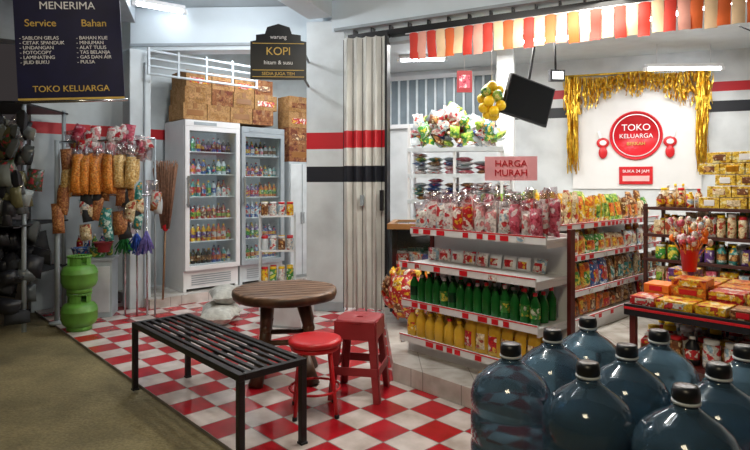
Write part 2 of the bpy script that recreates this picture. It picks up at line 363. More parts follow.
# ---------------- gondolas ----------------
def gondola(name,o,rz,L,D,shelves,z0,top,frame,tag=RED):
    b=MB()
    b.bx(0,L,D-.03,D,z0,top,WHITE)
    for x in(-.025,L): b.bx(x,x+.025,D-.05,D+.005,z0,top+.03,frame)
    b.bx(0,L,.02,D-.03,z0,z0+.10,WHITE)
    for (z,y0) in shelves:
        b.bx(0,L,y0,D-.03,z-.02,z,WHITE)
        b.bx(0,L,y0-.012,y0,z-.03,z+.02,WHITE)
        b.bx(0,L,y0-.014,y0-.0122,z+.012,z+.02,tag)
        x=.03
        while x<L-.1:
            w=U(.04,.07)
            if R()<.6: b.bx(x,x+w,y0-.016,y0-.0122,z-.024,z+.008,tag if R()<.7 else PW)
            x+=w+U(.02,.08)
        for x in(0,L-.012): b.prism([(x,y0),(x+.012,y0),(x+.012,D-.03),(x,D-.03)],z-.05,z-.021,WHITE)
    return b.obj(name,(o[0],o[1],0),rz,bevel=.0015)
G1=(.225,4.0)
gondola('gondola_shelf',G1,RU,1.08,.33,[(.98,.05),(.75,-.06),(.48,-.04),(.24,-.06)],.121,1.0,MAROON)
b=MB()
for r,y in enumerate((.10,.18,.26)):
    x=.05
    while x<1.04:
        h=U(.15,.21)+r*.025; w=U(.065,.1)
        b.pouch((x,y,.982),w,h,.075,random.choice([PSW,PSW,PSW,PP,PW,PR]),None,(U(-.1,.1),U(-.1,.1),U(-.3,.3)))
        b.pouch((x+U(-.01,.01),y,.982+h*.75),w*.85,h*.55,.05,BAGCL,None,(U(-.2,.2),U(-.2,.2),U(-.6,.6)))
        x+=w+.003
b.obj('bagged_snack_pile',loc2(G1,RU,0,0),RU)
b=MB(); x=.08
while x<1.0: b.pouch((x,.2,.755),.1,.09,.05,random.choice([PSW,PW,WHITE]),random.choice([PSW,PR]),(U(-.3,0),0,U(-.2,.2))); x+=.107
b.obj('tissue_packet_row',loc2(G1,RU,0,0),RU)
b=MB()
for y in(.03,.12,.21):
    x=.05
    while x<1.05: b.bottle((x,y,.482),.031,U(.18,.205),GREENB,random.choice([RED,WHITE,DGREEN]),random.choice([PG,GREENB,DGREEN,GREENB])); x+=.069
b.obj('green_syrup_bottle_row',loc2(G1,RU,0,0),RU)
b=MB()
for y in(.0,.1,.2):
    x=.06
    while x<1.05:
        if x<.55: b.bottle((x,y,.242),.038,U(.17,.195),OIL,random.choice([RED,YEL]),random.choice([OIL,OIL,PY])); x+=.084
        else: b.pouch((x,y,.242),.09,.19,.06,OIL,random.choice([PR,PCREAM]),(-.05,0,U(-.2,.2))); x+=.092
b.obj('cooking_oil_bottle_row',loc2(G1,RU,0,0),RU)
b=MB(); b.bx(-.17,.17,-.004,.004,1.33,1.49,mat('pink_card','f0a9b0',.6)); b.cyl((0,.012,1.035),(0,.012,1.45),.006,.006,WHITE,8); b.bx(-.04,.04,-.01,.03,1.035,1.045,WHITE)
s=b.obj('price_board',loc2(G1,RU,.66,.315),math.radians(-10))
text('HARGA\nMURAH',.062,(0,-.007,1.41),(math.pi/2,0,0),RED,s,'price_text')

def fill(b,L,y0,y1,z,hmin,hmax,mats,kind='pouch',wr=(.09,.15),x0=.05,dy=.1):
    y=y0
    while y<y1:
        x=x0
        while x<L-.05:
            w=U(*wr); h=U(hmin,hmax); m=random.choice(mats); m2=random.choice(mats)
            run=random.choice([1,2,3]); kd=random.choice(kind) if isinstance(kind,list) else kind
            for _ in range(run):
                if x>=L-.05: break
                hh=h*U(.92,1.05)
                if kd=='pouch': b.pouch((x+w/2,y,z),w,hh,.06,m,m2,(U(-.25,.05),U(-.08,.08),U(-.2,.2)))
                elif kd=='box': b.box((x+w/2,y,z+hh/2),(w*.95,.07,hh),m,(0,0,U(-.04,.04))); b.box((x+w/2,y-.037,z+hh*.55),(w*.6,.004,hh*.4),m2)
                elif kd=='bottle': b.bottle((x+w/2,y,z),w*.45,hh,m,random.choice([RED,WHITE,YEL]),m2)
                elif kd=='jar': b.lathe([(w*.42,0),(w*.45,.01),(w*.45,hh*.8),(w*.38,hh*.86)],(x+w/2,y,z),m,12); b.lathe([(w*.4,hh*.86),(w*.4,hh)],(x+w/2,y,z),random.choice([RED,WHITE,YEL]),12)
                x+=w+.005
        y+=dy
G2=(1.33,4.13)
gondola('gondola_shelf.001',G2,RV,2.2,.42,[(.97,.1),(.72,.06),(.45,.03),(.24,0)],.121,1.15,MAROON)
b=MB(); b.bx(0,.03,0,.44,.121,1.0,MAROON); b.obj('shelf_end_panel',loc2(G2,RV,-.06,0,0),RV)
b=MB(); fill(b,2.2,.18,.36,.972,.17,.29,[PY,PL,PG,PY,PO,PCREAM,PG,PBR]); b.obj('noodle_packet_pile',(G2[0],G2[1],0),RV)
b=MB(); fill(b,2.2,.12,.32,.722,.14,.21,[PCREAM,PO,PY,PBR,PW,PG,PO],wr=(.1,.17)); b.obj('biscuit_packet_pile',(G2[0],G2[1],0),RV)
b=MB(); fill(b,2.2,.08,.32,.452,.15,.23,[PR,PCREAM,PBR,PO,PB,PG,PTEAL],wr=(.1,.17)); b.obj('snack_packet_pile',(G2[0],G2[1],0),RV)
b=MB(); fill(b,2.2,.08,.32,.242,.12,.17,[PBR,PO,PR,PPU]); b.obj('candy_packet_pile',(G2[0],G2[1],0),RV)
b=MB()
for i in range(14): b.ball((U(0,.16),U(.0,.14),1.0+U(0,.12)),(.03,.03,.035),PCREAM if i%3 else PW,8,6)
b.obj('garlic_pile',loc2(G2,RV,.02,.0),RV)
# rear snack gondola
G3=(1.0,5.66)
gondola('gondola_shelf.002',G3,RB,.85,.36,[(.98,.05),(.7,.03),(.42,.0)],.121,1.1,MAROON)
b=MB(); fill(b,.85,.1,.3,.982,.18,.3,[PG,PL,PY,PG,PTEAL]); fill(b,.85,.1,.3,.702,.14,.2,[PO,PR,PCREAM]); fill(b,.85,.1,.3,.422,.14,.2,[PB,PR,PCREAM]); b.obj('crisp_packet_pile',(G3[0],G3[1],0),RB)

# rack 3
R3=(2.45,5.05); L3=1.7
RK3=mat('dark_brown_steel','43201a',.45)
b=MB()
for x in(-.03,.8,L3):
    for y in(0,.42): b.bx(x,x+.03,y,y+.03,.121,1.13,RK3)
for z in(.2,.42,.64,.86,1.10):
    b.bx(-.03,L3+.03,0,.45,z-.018,z,RK3); b.bx(-.03,L3+.03,-.012,0,z-.022,z+.006,RK3)
b.obj('metal_rack',(R3[0],R3[1],0),RU,bevel=.002)
MX=[PCREAM,PO,PW,PG,PBR,PTEAL,PY,PR,PPU,PP,PL]
sets=[(.2,.12,.18,MX,['box','pouch'],(.08,.14)),(.42,.12,.19,MX,['pouch','pouch','box'],(.07,.12)),(.64,.12,.19,MX,['bottle','pouch','jar'],(.06,.1)),
      (.86,.13,.21,MX,['jar','pouch','box'],(.06,.1))]
for k,(z,h0,h1,ms,kd,wr) in enumerate(sets):
    b=MB(); fill(b,L3-.02,.06,.4,z+.002,h0,h1,ms,kd,wr); b.obj(['carton_row','sachet_pile','sauce_bottle_row','jam_jar_row'][k],(R3[0],R3[1],0),RU)
b=MB(); fill(b,.42,.08,.38,1.102,.12,.22,[PY,PCREAM,PBR,PP,PW],['jar','bottle'],(.06,.08)); b.obj('honey_bottle_row',(R3[0],R3[1],0),RU)
GT=[pack('gold_tin_%d'%k,'e6c048','f6eaa8','b08226',26,.25) for k in range(3)]
b=MB()
for j in range(5):
    x=.41+.06*(j%3)
    while x<L3-.15:
        w=U(.15,.2); b.box((x+w/2,.2,1.104+.095*j+.045),(w*.97,.3,.09),random.choice(GT),(0,0,U(-.04,.04))); b.box((x+w/2,.048,1.104+.095*j+.045),(w*.5,.006,.05),random.choice([PCREAM,GOLD2,WHITE,PBR])); x+=w
b.obj('gold_biscuit_box_stack',(R3[0],R3[1],0),RU,bevel=.003)
# display table
D3=(1.47,3.30); LD=1.5
b=MB(); b.bx(0,LD,0,.85,.57,.6,RK3)
b.bx(0,LD,-.01,0,.54,.605,DARK); b.bx(.0,LD,-.014,-.01,.575,.59,RED)
for x in(.02,LD-.05):
    for y in(.02,.8): b.bx(x,x+.035,y,y+.035,.121,.57,MAROON)
b.bx(.02,LD-.02,.03,.82,.28,.30,MAROON)
b.obj('display_table',(D3[0],D3[1],0),RU,bevel=.002)
b=MB()
for j in range(4):
    x=.02
    while x<LD-.2:
        w=U(.12,.2); m=random.choice([PO,ORANGE,ORANGE,PPU,PY,PR,PBR,PCREAM]); n=random.choice([1,2,2,3]) if j else 1
        for k in range(n): b.box((x+w/2,.1+j*.2,.602+.025+.05*k),(w*.96,.17,.048),m,(0,0,U(-.05,.05))); b.box((x+w/2,.1+j*.2-.087,.602+.025+.05*k),(w*.5,.003,.03),random.choice([PY,PW,RED]))
        x+=w+.01
b.obj('sweet_box_stack',(D3[0],D3[1],0),RU,bevel=.002)
b=MB(); fill(b,LD-.05,.1,.75,.302,.12,.2,[PB,PR,PW,PBR,DARK],['bottle','jar'],(.07,.1)); b.obj('canned_drink_row',(D3[0],D3[1],0),RU)
b=MB()
for i in range(40):
    a=U(0,6.28); r=U(.03,.14); h=U(.16,.32); b.cyl((0,0,0),(math.cos(a)*r,math.sin(a)*.08,h),.005,.003,PO,5); b.ball((math.cos(a)*r,math.sin(a)*.08,h),(.02,.02,.025),random.choice([PP,PW,ORANGE,PCREAM]),8,5)
b.lathe([(.04,-.02),(.055,.12),(.06,.12)],(0,0,0),REDP,14,cap=True)
b.obj('lollipop_stand',loc2(D3,RU,.15,.62,.765))

# ---------------- fringe cloth ----------------
b=MB(); FC=[mat('fringe_red','c8382a',.6),mat('fringe_cream','e9c9a0',.6),mat('fringe_orange','d9652e',.6),mat('fringe_rose','e0a090',.6)]
for i in range(43):
    x=.74+i*.09; w=.086; m=FC[i%2+ (2 if R()<.35 else 0)]; zb=2.49+U(-.012,.012); k=U(-.012,.012)
    vs=[];nn=6
    for j in range(nn+1):
        z=2.745+(zb-2.745)*j/nn; yy=-.03+.015*math.sin(i*1.3+j*.9)*j/nn
        vs+=[(x+k*j/nn,yy,z),(x+w*.5+k*j/nn,yy-.012,z),(x+w+k*j/nn,yy,z)]
    fs=[]
    for j in range(nn):
        for q in(0,1): fs.append((j*3+q,j*3+q+1,j*3+q+4,j*3+q+3))
    b.add(vs,fs,m,smooth=True)
b.cyl((.7,-.028,2.745),(4.7,-.028,2.745),.006,.006,WHITE,6)
b.obj('fringe_bunting',(-.32,5.7,0),RW)

# ---------------- back wall signs ----------------
BW=(-.35,8.74)
b=MB(); b.bx(3.24,4.78,-.02,-.005,1.25,2.74,mat('white_banner','dedddb',.5,var=.02))
s=b.obj('wall_banner',(BW[0],BW[1],0),RB)
b=MB()
b.lathe([(.32,0),(.32,.02),(.30,.025),(.30,.02)],(4.02,-.02,1.95),RED,40,rot=(math.pi/2,0,0))
b.lathe([(.28,.021),(.28,.027),(.268,.027)],(4.02,-.02,1.95),[WTXT,WTXT],40,rot=(math.pi/2,0,0),cap=False)
for sx in(-1,1):
    b.ball((4.02+sx*.4,-.04,1.86),(.08,.02,.07),REDP,14,8); b.ball((4.02+sx*.4,-.045,1.73),(.055,.02,.08),REDP,14,8)
    b.ball((4.02+sx*.4,-.06,1.86),(.045,.01,.035),WTXT,12,6)
    b.box((4.02+sx*.44,-.04,1.97),(.03,.02,.1),WTXT,(0,sx*.3,0))
b.bx(3.82,4.22,-.04,-.02,1.31,1.54,REDP)
b.bx(3.86,4.18,-.042,-.04,1.35,1.42,mat('pale_pink','f4b9b6',.6))
b.obj('round_emblem',(0,0,0),0,parent=s)
text('TOKO',.12,(4.02,-.05,2.05),(math.pi/2,0,0),WTXT,s,'emblem_text'); text('KELUARGA',.08,(4.02,-.05,1.94),(math.pi/2,0,0),WTXT,s,'emblem_text_2'); text('BERKAH',.06,(4.02,-.05,1.84),(math.pi/2,0,0),GLD,s,'emblem_text_3')
text('BUKA 24 JAM',.055,(4.02,-.044,1.48),(math.pi/2,0,0),WTXT,s,'notice_text')
# tinsel
b=MB()
x=3.14
def strand(xx,z0,ln):
    n=8; vs=[]; ph=U(0,6); yy=-.05-U(0,.08)
    for j in range(n+1):
        t=j/n; z=z0-ln*t; w=.008; a=ph+t*7; ox=.02*math.sin(ph+t*6)*t
        vs+=[(xx+ox-w*math.cos(a),yy-w*math.sin(a),z),(xx+ox+w*math.cos(a),yy+w*math.sin(a),z)]
    b.add(vs,[(2*j,2*j+1,2*j+3,2*j+2) for j in range(n)],random.choice([GOLD,GOLD,GOLD2]))
while x<4.88:
    d=min(abs(x-3.14),abs(4.88-x)); top=2.78-.05*abs(math.sin((x-3.14)*3.6))
    for q in range(3):
        ln=U(.12,.24) if d>.55 else U(.3,.62)*(1-(d)*.9)
        if abs(x-4.01)<.1: ln+=.08
        strand(x+U(-.02,.02),top,ln)
    x+=.016
for cx in(3.24,4.78):
    for i in range(60): strand(cx+U(-.06,.06),2.75-U(0,.1),U(.95,1.25))
    for i in range(50):
        aa=U(0,6.28); b.box((cx+math.cos(aa)*.07,-.08-U(0,.04),2.33+math.sin(aa)*.06),(.014,.004,.11),GOLD,(0,aa,0))
b.cyl((3.12,-.08,2.77),(4.9,-.08,2.77),.014,.014,GOLD,8)
b.obj('gold_tinsel_curtain',(BW[0],BW[1],0),RB)
b=MB(); b.bx(.6,2.2,-.03,-.005,2.18,2.92,mat('window_pane','6e7c84',.3)); 
for i in range(12): b.bx(.62+i*.14,.65+i*.14,-.06,-.03,2.2,2.9,LGREY)
for z in(2.18,2.9): b.bx(.58,2.22,-.07,-.005,z-.03,z+.03,WHITE)
for x in(.58,2.2): b.bx(x,x+.04,-.07,-.005,2.15,2.93,WHITE)
b.obj('window_1',(BW[0],BW[1],0),RB)

K=(.38,6.55); RK=math.radians(-14)
b=MB()
for x in(0,.53,1.06):
    for y in(0,.4): b.bx(x,x+.03,y,y+.03,.121,2.0 if x<.5 else 1.75,WHITE)
for z in(.45,.8,1.12,1.42,1.72):
    b.bx(0,1.09,0,.43,z-.02,z,WHITE); b.bx(0,1.09,-.01,0,z-.035,z+.01,LGREY)
b.obj('white_storage_rack',(K[0],K[1],0),RK)
for k,z in enumerate((.45,.8,1.12,1.42)):
    b=MB(); x=.06
    while x<1.0:
        w=U(.12,.2); n=random.choice([3,4,4,5])
        for j in range(n): b.pouch((x+w/2,.34,z+.03+j*.05),w,.3,.052,random.choice([PW,PB,PSW,PG,PP,LGREY,PTEAL,GREY,PBR]),None,(math.pi/2,0,U(-.1,.1)),n=5)
        x+=w+.01
    b.obj('folded_cloth_pile',(K[0],K[1],0),RK)
b=MB()
for i in range(120):
    x=U(.06,1.02); y=U(.08,.35); z=1.76+ (1-abs(x-.45)*1.2)*U(0,.4)
    b.pouch((x,y,z),U(.12,.2),U(.1,.16),.07,random.choice([PW,PB,PL,PSW,PR,PG,LGREY,GREY,PTEAL,PBR]),None,(U(-1.4,.3),U(-.6,.6),U(-1,1)),n=5)
b.obj('plastic_bag_pile',(K[0],K[1],0),RK)
b=MB(); b.box((0,0,0),(.62,.04,.42),DARK); b.box((0,-.021,.005),(.59,.004,.385),mat('tv_screen','07080b',.12)); b.box((0,.03,0),(.3,.04,.2),DARK); b.cyl((0,.04,0),(0,.12,.75),.015,.015,DARK,8)
b.obj('wall_television',(1.60,5.85,2.18),rot=(.12,.2,math.radians(28)),bevel=.004)
b=MB(); b.box((0,0,0),(.16,.06,.12),DARK); b.box((0,-.032,0),(.12,.004,.08),mat('glowing_face','e8eef2',.3,emit=1.5)); b.cyl((0,.02,0),(0,.06,.55),.012,.012,DARK,8)  # speaker/cctv box, not a lamp; the glow on its face is added
b.obj('speaker_cctv_box',(1.93,5.95,2.46),.1)
b=MB()
for i in range(16):
    a=i*2.4; z=(i/15-.5); r=.1*math.sqrt(max(.05,1-(2*z)**2)); b.ball((math.cos(a)*r,math.sin(a)*r,z*.3),(.055,.055,.055),random.choice([YEL,YEL,YEL,PL]),10,7)
b.cyl((0,0,.1),(0,0,.82),.004,.004,WHITE,6)
b.obj('hanging_toy_ball_net',(1.20,5.75,2.16))
b=MB(); b.prism([(-.07,-.01),(.07,-.01),(.07,.01),(-.07,.01)],-.1,.1,MRED); b.prism([(-.05,-.013),(.05,-.013),(.05,-.0105),(-.05,-.0105)],-.06,.06,PP); b.cyl((0,0,.1),(0,0,.5),.003,.003,WHITE,5)
b.obj('hanging_price_tag',(.83,5.2,2.26))
def tube(name,loc,L,rz,hang=0):
    b=MB(); b.bx(-L/2,L/2,-.03,.03,.0,.04,WHITE); b.cyl((-L/2+.03,0,-.02),(L/2-.03,0,-.02),.018,.018,LAMP,10)
    for s in(-1,1): b.bx(s*L/2-.02,s*L/2+.02,-.025,.025,-.04,.0,WHITE)
    if hang:
        for s in(-.35,.35): b.cyl((s*L,0,.04),(s*L,0,.04+hang),.004,.004,WHITE,6)
    return b.obj(name,loc,rz)
tube('tube_lamp',(.62,7.3,2.95),.62,-.1)
tube('tube_lamp',(3.72,6.75,2.72),.9,-.05,.27)
tube('tube_lamp',(1.9,6.3,2.95),.6,-.4)
tube('tube_lamp',(-2.2,5.72,3.13),.5,.6)
tube('tube_lamp',(-.3,2.6,3.15),1.2,RU)  # unseen tube added over the terrace to go with the fill light
tube('tube_lamp',(3.0,5.2,2.95),1.0,RU)
b=MB(); pts=[(3.25+.18*i,5.0-.05*i,2.72-.12*i+.02*i*i) for i in range(6)]; b.tube(pts,.006,DARK,6); b.obj('electric_cable')

# ---------------- fridges ----------------
def fridge(name,o,w,h,frame,body,z0,led=6):
    b=MB(); d=.56; t=.035; bt=.26; tp=.09
    b.bx(0,t,.05,d,z0,z0+h,body); b.bx(w-t,w,.05,d,z0,z0+h,body); b.bx(t,w-t,d-.03,d,z0,z0+h,body)
    b.bx(t,w-t,.05,d-.03,z0+.03,z0+bt,body); b.bx(t,w-t,.05,d-.03,z0+h-tp,z0+h,body)
    for i in range(5): b.bx(t+.06,w-t-.06,.043,.05,z0+.07+i*.025,z0+.08+i*.025,GREY)
    for x in(.03,w-.07): b.bx(x,x+.04,.08,.12,z0-.0,z0+.03,DARK)
    zb,zt=z0+bt-.02,z0+h-tp+.02
    b.bx(.0,.05,0,.045,zb,zt,frame); b.bx(w-.05,w,0,.045,zb,zt,frame); b.bx(.05,w-.05,0,.045,zb,zb+.05,frame); b.bx(.05,w-.05,0,.045,zt-.05,zt,frame)
    b.bx(.05,w-.05,.02,.026,zb+.05,zt-.05,CLEAR)
    b.bx(.012,.032,-.04,-.02,z0+.95,z0+1.3,CHROME); b.bx(.012,.032,-.02,0,z0+.97,z0+.99,CHROME); b.bx(.012,.032,-.02,0,z0+1.26,z0+1.28,CHROME)
    b.bx(.0,w,.0,.05,z0+h-tp+.022,z0+h,frame)
    b.bx(.1,w-.3,-.003,0,z0+h-tp+.035,z0+h-.02,GREY)
    b.bx(t,t+.012,.06,.075,zb+.06,zt-.06,mat('fridge_led','eef6ff',.4,emit=led,var=0))
    b.bx(t,w-t,d-.034,d-.0305,zb,zt,mat('fridge_back_glow','dfe9ee',.4,emit=.12,var=.05))  # back panel glows faintly to brighten the inside, it is no lamp
    n=6; sp=(zt-zb-.08)/n
    for k in range(n):
        z=zb+.06+k*sp
        b.bx(t,w-t,.07,d-.04,z-.012,z,WHITE)
        for y in(.12,.24,.36):
            x=t+.045
            m=random.choice(P); lb=random.choice(P); hh=U(.11,sp-.06)
            while x<w-t-.03:
                if R()<.3: m=random.choice([PB,PTEAL,PO,PW,DARK,PR,LGREY,PB,LGREY]); lb=random.choice(P+[PW,PB,PW]); hh=U(.1,sp-.06)
                b.bottle((x,y,z),.029,hh,m,random.choice([RED,WHITE,YEL,DARK]),lb,8); x+=.063
    return b.obj(name,(o[0],o[1],0),RV,bevel=.002)
C=(-2.1,6.2)
fridge('display_fridge',C,.675,1.93,WHITE,WHITE,.101)
c2=loc2(C,RV,.70,0)
fridge('display_fridge.001',c2,.6,1.90,GREY,LGREY,.101,2.5)
def boxes(name,lst,o,rz):
    b=MB()
    for (x,y,z,w,d,h) in lst:
        m=CARD if R()<.55 else CARD2
        b.bx(x,x+w,y,y+d,z+.001,z+h,m); b.bx(x+w/2-.025,x+w/2+.025,y-.002,y+d+.002,z+h-.06,z+h+.002,TAPE); b.bx(x+.04,x+w-.04,y-.003,y,z+h*.25,z+h*.6,random.choice([CARD2,CARD,PBR,TAPE,PR]))
    b.obj(name,(o[0],o[1],0),rz,bevel=.004)
l=[]
for j in range(3):
    x=.0+j*.03
    while x<1.12:
        w=U(.25,.33); l.append((x,.05+.03*j,2.04+j*.19,w-.01,.4,.185)); x+=w
boxes('cardboard_box_stack',l,C,RV)
# storage cabinet beside fridges with cartons on it
b=MB(); SG=mat('steel_cabinet','aeb6ba',.4,var=.08)
b.bx(0,.38,.02,.32,.101,1.6,SG)
for x in(.01,.195): b.bx(x,x+.175,.0,.02,.14,1.57,LGREY); b.bx(x+.14*(x<.1)+.01,x+.155*(x<.1)+.02,-.015,0,.8,.95,CHROME)
b.obj('steel_cabinet',loc2(C,RV,1.40,.02),RV,bevel=.003)
l=[]
for z,h in((1.602,.22),(1.824,.22),(2.046,.2),(2.248,.2)): l.append((.01,.03,z,.35,.27,h))
boxes('cardboard_box_stack.001',l,loc2(C,RV,1.40,.02),RV)
b=MB()
for z in(2.46,2.54,2.62,2.70): b.cyl((-.45,0,z),(.85,0,z),.013,.013,PALEBLUE,8)
for i in range(5): b.bx(-.45+i*.32,-.43+i*.32,-.012,.012,2.45,2.735,PALEBLUE)
b.obj('steel_grille',loc2(C,RV,0,-.1),RV)
b=MB(); b.cyl((0,0,0),(.02,.02,.75),.011,.011,PALLET,8); b.ball((.02,.02,.76),(.035,.03,.05),RED,10,6)
for i in range(170):
    a=U(-1,1); q=U(-1,1); b.cyl((.02+a*.035,.02+q*.02,.74),(.02+a*.12,.02+q*.05,1.42+U(-.1,.04)),.006,.005,BROOM,4)
b.obj('fibre_broom',(-2.22,5.86,.101),0)
b=MB()
for x in(0,.36):
    for y in(0,.28): b.bx(x,x+.02,y,y+.02,0,1.0,LGREY)
for z in(.3,.62,.98): b.bx(0,.38,0,.3,z-.015,z,WHITE)
b.obj('small_shelf',(-1.2,5.78,0.001),.15)
b=MB()
for z in(.3,.62,.98):
    for i in range(4):
        for y in(.08,.2):
            b.lathe([(.035,0),(.038,.01),(.038,.1),(.03,.12)],(.055+i*.088,y,z),random.choice([PW,PBR,PY,LGREY,PG]),10); b.lathe([(.034,.12),(.034,.14)],(.055+i*.088,y,z),random.choice([RED,WHITE,YEL]),10)
b.obj('jar_row',(-1.2,5.78,.001),.15)
SACK=mat('woven_sack','b9bab4',.8,var=.25,scale=20,bump=.5)
b=MB()
for k,(x,y,z,w,l,r) in enumerate([(0,0,.0,.36,.5,.1),(.08,-.2,0,.32,.42,-.4),(.02,.03,.15,.3,.45,.3)]):
    b.pouch((x,y+l/2,z+.08),w,l,.16,SACK,None,(math.pi/2,U(-.1,.1),r*0.6),n=10)
b.obj('rice_sack_pile',(-1.52,5.45,.0),.2)
b=MB(); b.bx(0,.4,0,.3,0,.02,GREY); b.bx(0,.4,0,.01,.02,.2,LGREY); b.bx(0,.4,.29,.3,.02,.2,LGREY); b.bx(0,.01,.01,.29,.02,.2,LGREY); b.bx(.39,.4,.01,.29,.02,.2,LGREY)
for i in range(5):
    for j in range(3): b.bottle((.06+i*.07,.07+j*.08,.02),.03,.25,random.choice([GREENB,DARK,OIL]),RED)
b.obj('bottle_crate',(-1.05,5.15,0),-.3)

# glass counter by gate
b=MB(); CT=mat('counter_side','343a40',.4)
b.bx(0,.95,.02,.6,.03,.42,CT); b.bx(.0,.02,.02,.6,.42,.78,CT); b.bx(.93,.95,.02,.6,.42,.78,CT); b.bx(.02,.93,.58,.6,.42,.78,CT)
b.bx(.02,.93,.02,.026,.42,.78,CLEAR); b.bx(.02,.93,.05,.57,.6,.608,CLEAR)
LW=woodmat('lid_wood','6b4424','a87a48')
b.bx(-.02,.97,-.01,.04,.78,.83,LW); b.bx(-.02,.97,.58,.63,.78,.83,LW); b.bx(-.02,.03,.04,.58,.78,.83,LW); b.bx(.92,.97,.04,.58,.78,.83,LW); b.bx(.03,.92,.04,.58,.80,.81,mat('glass_lid','7d9fb2',.08,trans=.5))
for x in(.05,.86):
    for y in(.08,.5): b.cyl((x,y,0),(x,y,.03),.025,.025,DARK,10)
fill(b,.88,.14,.5,.421,.1,.15,[PB,PW,PR,PTEAL],['box','pouch'],(.07,.12))
for k in range(9): b.box((.12+k*.09,.15+.1*(k%3),.815),(.08,.1,.012),random.choice([PB,PTEAL,PW,PB]),(0,0,U(-.5,.5)))
b.obj('glass_counter',(.13,5.05,.121),RV-math.radians(50),bevel=.003)
b=MB()
for i in range(80):
    a=U(0,6.28); q=U(-.9,1); r=.19*math.sqrt(1-q*q)
    b.pouch((math.cos(a)*r,math.sin(a)*r,.24+q*.2),.11,.09,.05,random.choice([PR,PR,PO,PBR,PY]),None,(U(-.6,.6),U(-.5,.5),a+math.pi/2),n=5)
b.ball((0,0,.27),(.19,.19,.22),PR,14,9)
b.obj('snack_sachet_bundle',(.29,4.74,.125))

# ---------------- left side goods ----------------
b=MB(); b.cyl((0,0,0),(0,0,1.72),.022,.022,GREY,10); b.lathe([(.07,0),(.07,.015),(.025,.03)],(0,0,0),GREY,14)
b.cyl((0,0,1.7),(.8,.3,1.76),.012,.012,CHROME,8); b.cyl((.8,.3,1.76),(.8,.3,0),.009,.009,GREY,8)
b.cyl((0,0,1.2),(.8,.3,1.2),.01,.01,CHROME,8)
b.obj('hanging_goods_stand',(-2.98,5.25,0))
CR=pack('orange_crackers','e08a30','f0b060','c0641c',60,.4); CRL=pack('pale_crackers','d8b06a','efd9a2','b98a3c',60,.4)
b=MB()
for i in range(6):
    for k in range(3):
        x=.2+i*.085; y=x*.37-.05-k*.05; z=1.20+U(0,.05); 
        if i>3: z+=.05
        b.pouch((x+U(-.02,.02),y,z),.1,.36 if i<4 else .3,.09,CR if i<4 else CRL,None,(U(-.05,.05),U(-.06,.06),U(-.3,.3)),n=8); b.cyl((x,y,z+.33),(x,y+.04,1.7),.008,.004,BAGCL,6)
        b.ball((x,y,z+.37),(.03,.02,.05),BAGCL,8,6)
b.obj('hanging_cracker_bag',(-2.98,5.25,0))
b=MB()
PN=pack('peanut','a8683c','cf9a60','84492a',60,.5)
for i in range(4):
    b.pouch((.05+i*.02,-.06+.02*i,.85+.17*i),.11,.28,.1,PN if i!=2 else CRL,None,(0,U(-.1,.1),U(-.3,.3)),n=8)
for i in range(30):
    x=.25+U(0,.6); b.pouch((x,x*.37-.06,U(.72,1.2)),U(.09,.14),U(.14,.24),.08,random.choice([PW,LGREY,PBR,BAGCL,GREY,PTEAL,PN,BAGCL,PCREAM,SHADOW]),None,(0,U(-.2,.2),U(-.5,.5)),n=6)
for i in range(30):
    x=.1+U(0,.65); b.pouch((x,x*.37+.02,U(1.48,1.72)),U(.08,.12),U(.12,.2),.07,random.choice([PSW,PP,PR,PSW,BAGCL,BAGCL]),None,(0,U(-.5,.5),U(-.5,.5)),n=6)
b.obj('hanging_snack_bag',(-2.98,5.25,0))
b=MB(); b.bx(0,.4,0,.3,0,.55,mat('blue_grey_cabinet','a3b0b6',.5)); b.bx(-.01,.41,-.01,.31,.55,.58,GREY); b.bx(.02,.38,-.008,0,.05,.5,LGREY); b.bx(.18,.22,-.02,-.008,.28,.3,CHROME)
b.obj('low_cabinet',(-2.98,5.42,0),.25,bevel=.004)
b=MB()
for m,x,y in((PB,.1,.1),(PG,.25,.13),(MRED,.3,.1)):
    b.lathe([(.06,0),(.09,.1),(.1,.1),(.085,.09),(.05,.01)],(x,y,.0 if m is not MRED else .05),m,18,cap=False)
for i in range(5): b.bottle((.05+i*.07,.25,0),.03,.22,random.choice([PB,PG,PL,PR]),WHITE)
b.obj('plastic_basin_stack',(-2.98,5.42,.582),.25)
b=MB()
for i,(x,m) in enumerate(((0,mat('green_mop','2f8a4a',.9,var=.4,scale=40)),(.12,mat('blue_mop','2d4fa8',.9,var=.4,scale=40)),(.22,mat('violet_mop','7d74c2',.9,var=.4,scale=40)))):
    b.cyl((x,0,0),(x-.03,.06,1.3),.01,.01,CHROME,8)
    for k in range(50): b.cyl((x-.02,.03,.8+.02*i),(x-.02+U(-.09,.09),.03+U(-.06,.06),.64+U(-.04,.05)),.008,.006,m,4)
b.obj('string_mop',(-2.49,5.58,0))
def lpg(loc):
    b=MB(); r=.15
    b.lathe([(.10,0),(.105,0),(.105,.035),(.10,.04)],(0,0,0),LPG,22,cap=False)
    b.lathe([(.05,.02),(.1,.03),(.135,.06),(r,.10),(r,.165),(r*1.015,.168),(r*1.015,.178),(r,.181),(r*.97,.205),(.125,.235),(.07,.255),(.02,.258)],(0,0,0),LPG,26)
    b.cyl((0,0,.255),(0,0,.29),.018,.014,CHROME,10); b.box((.0,0,.295),(.05,.02,.015),CHROME)
    for k in range(4):
        a=math.pi/4+k*math.pi/2; 
        for q in(-.35,0,.35):
            b.box((math.cos(a+q)*.092,math.sin(a+q)*.092,.28),(.005,.036,.08),LPG,(0,0,a+q))
    n=24; ring=[(math.cos(2*math.pi*i/n)*.094,math.sin(2*math.pi*i/n)*.094,.322) for i in range(n+1)]; b.tube(ring,.011,LPG,6)
    b.obj('lpg_cylinder',loc,U(0,1))
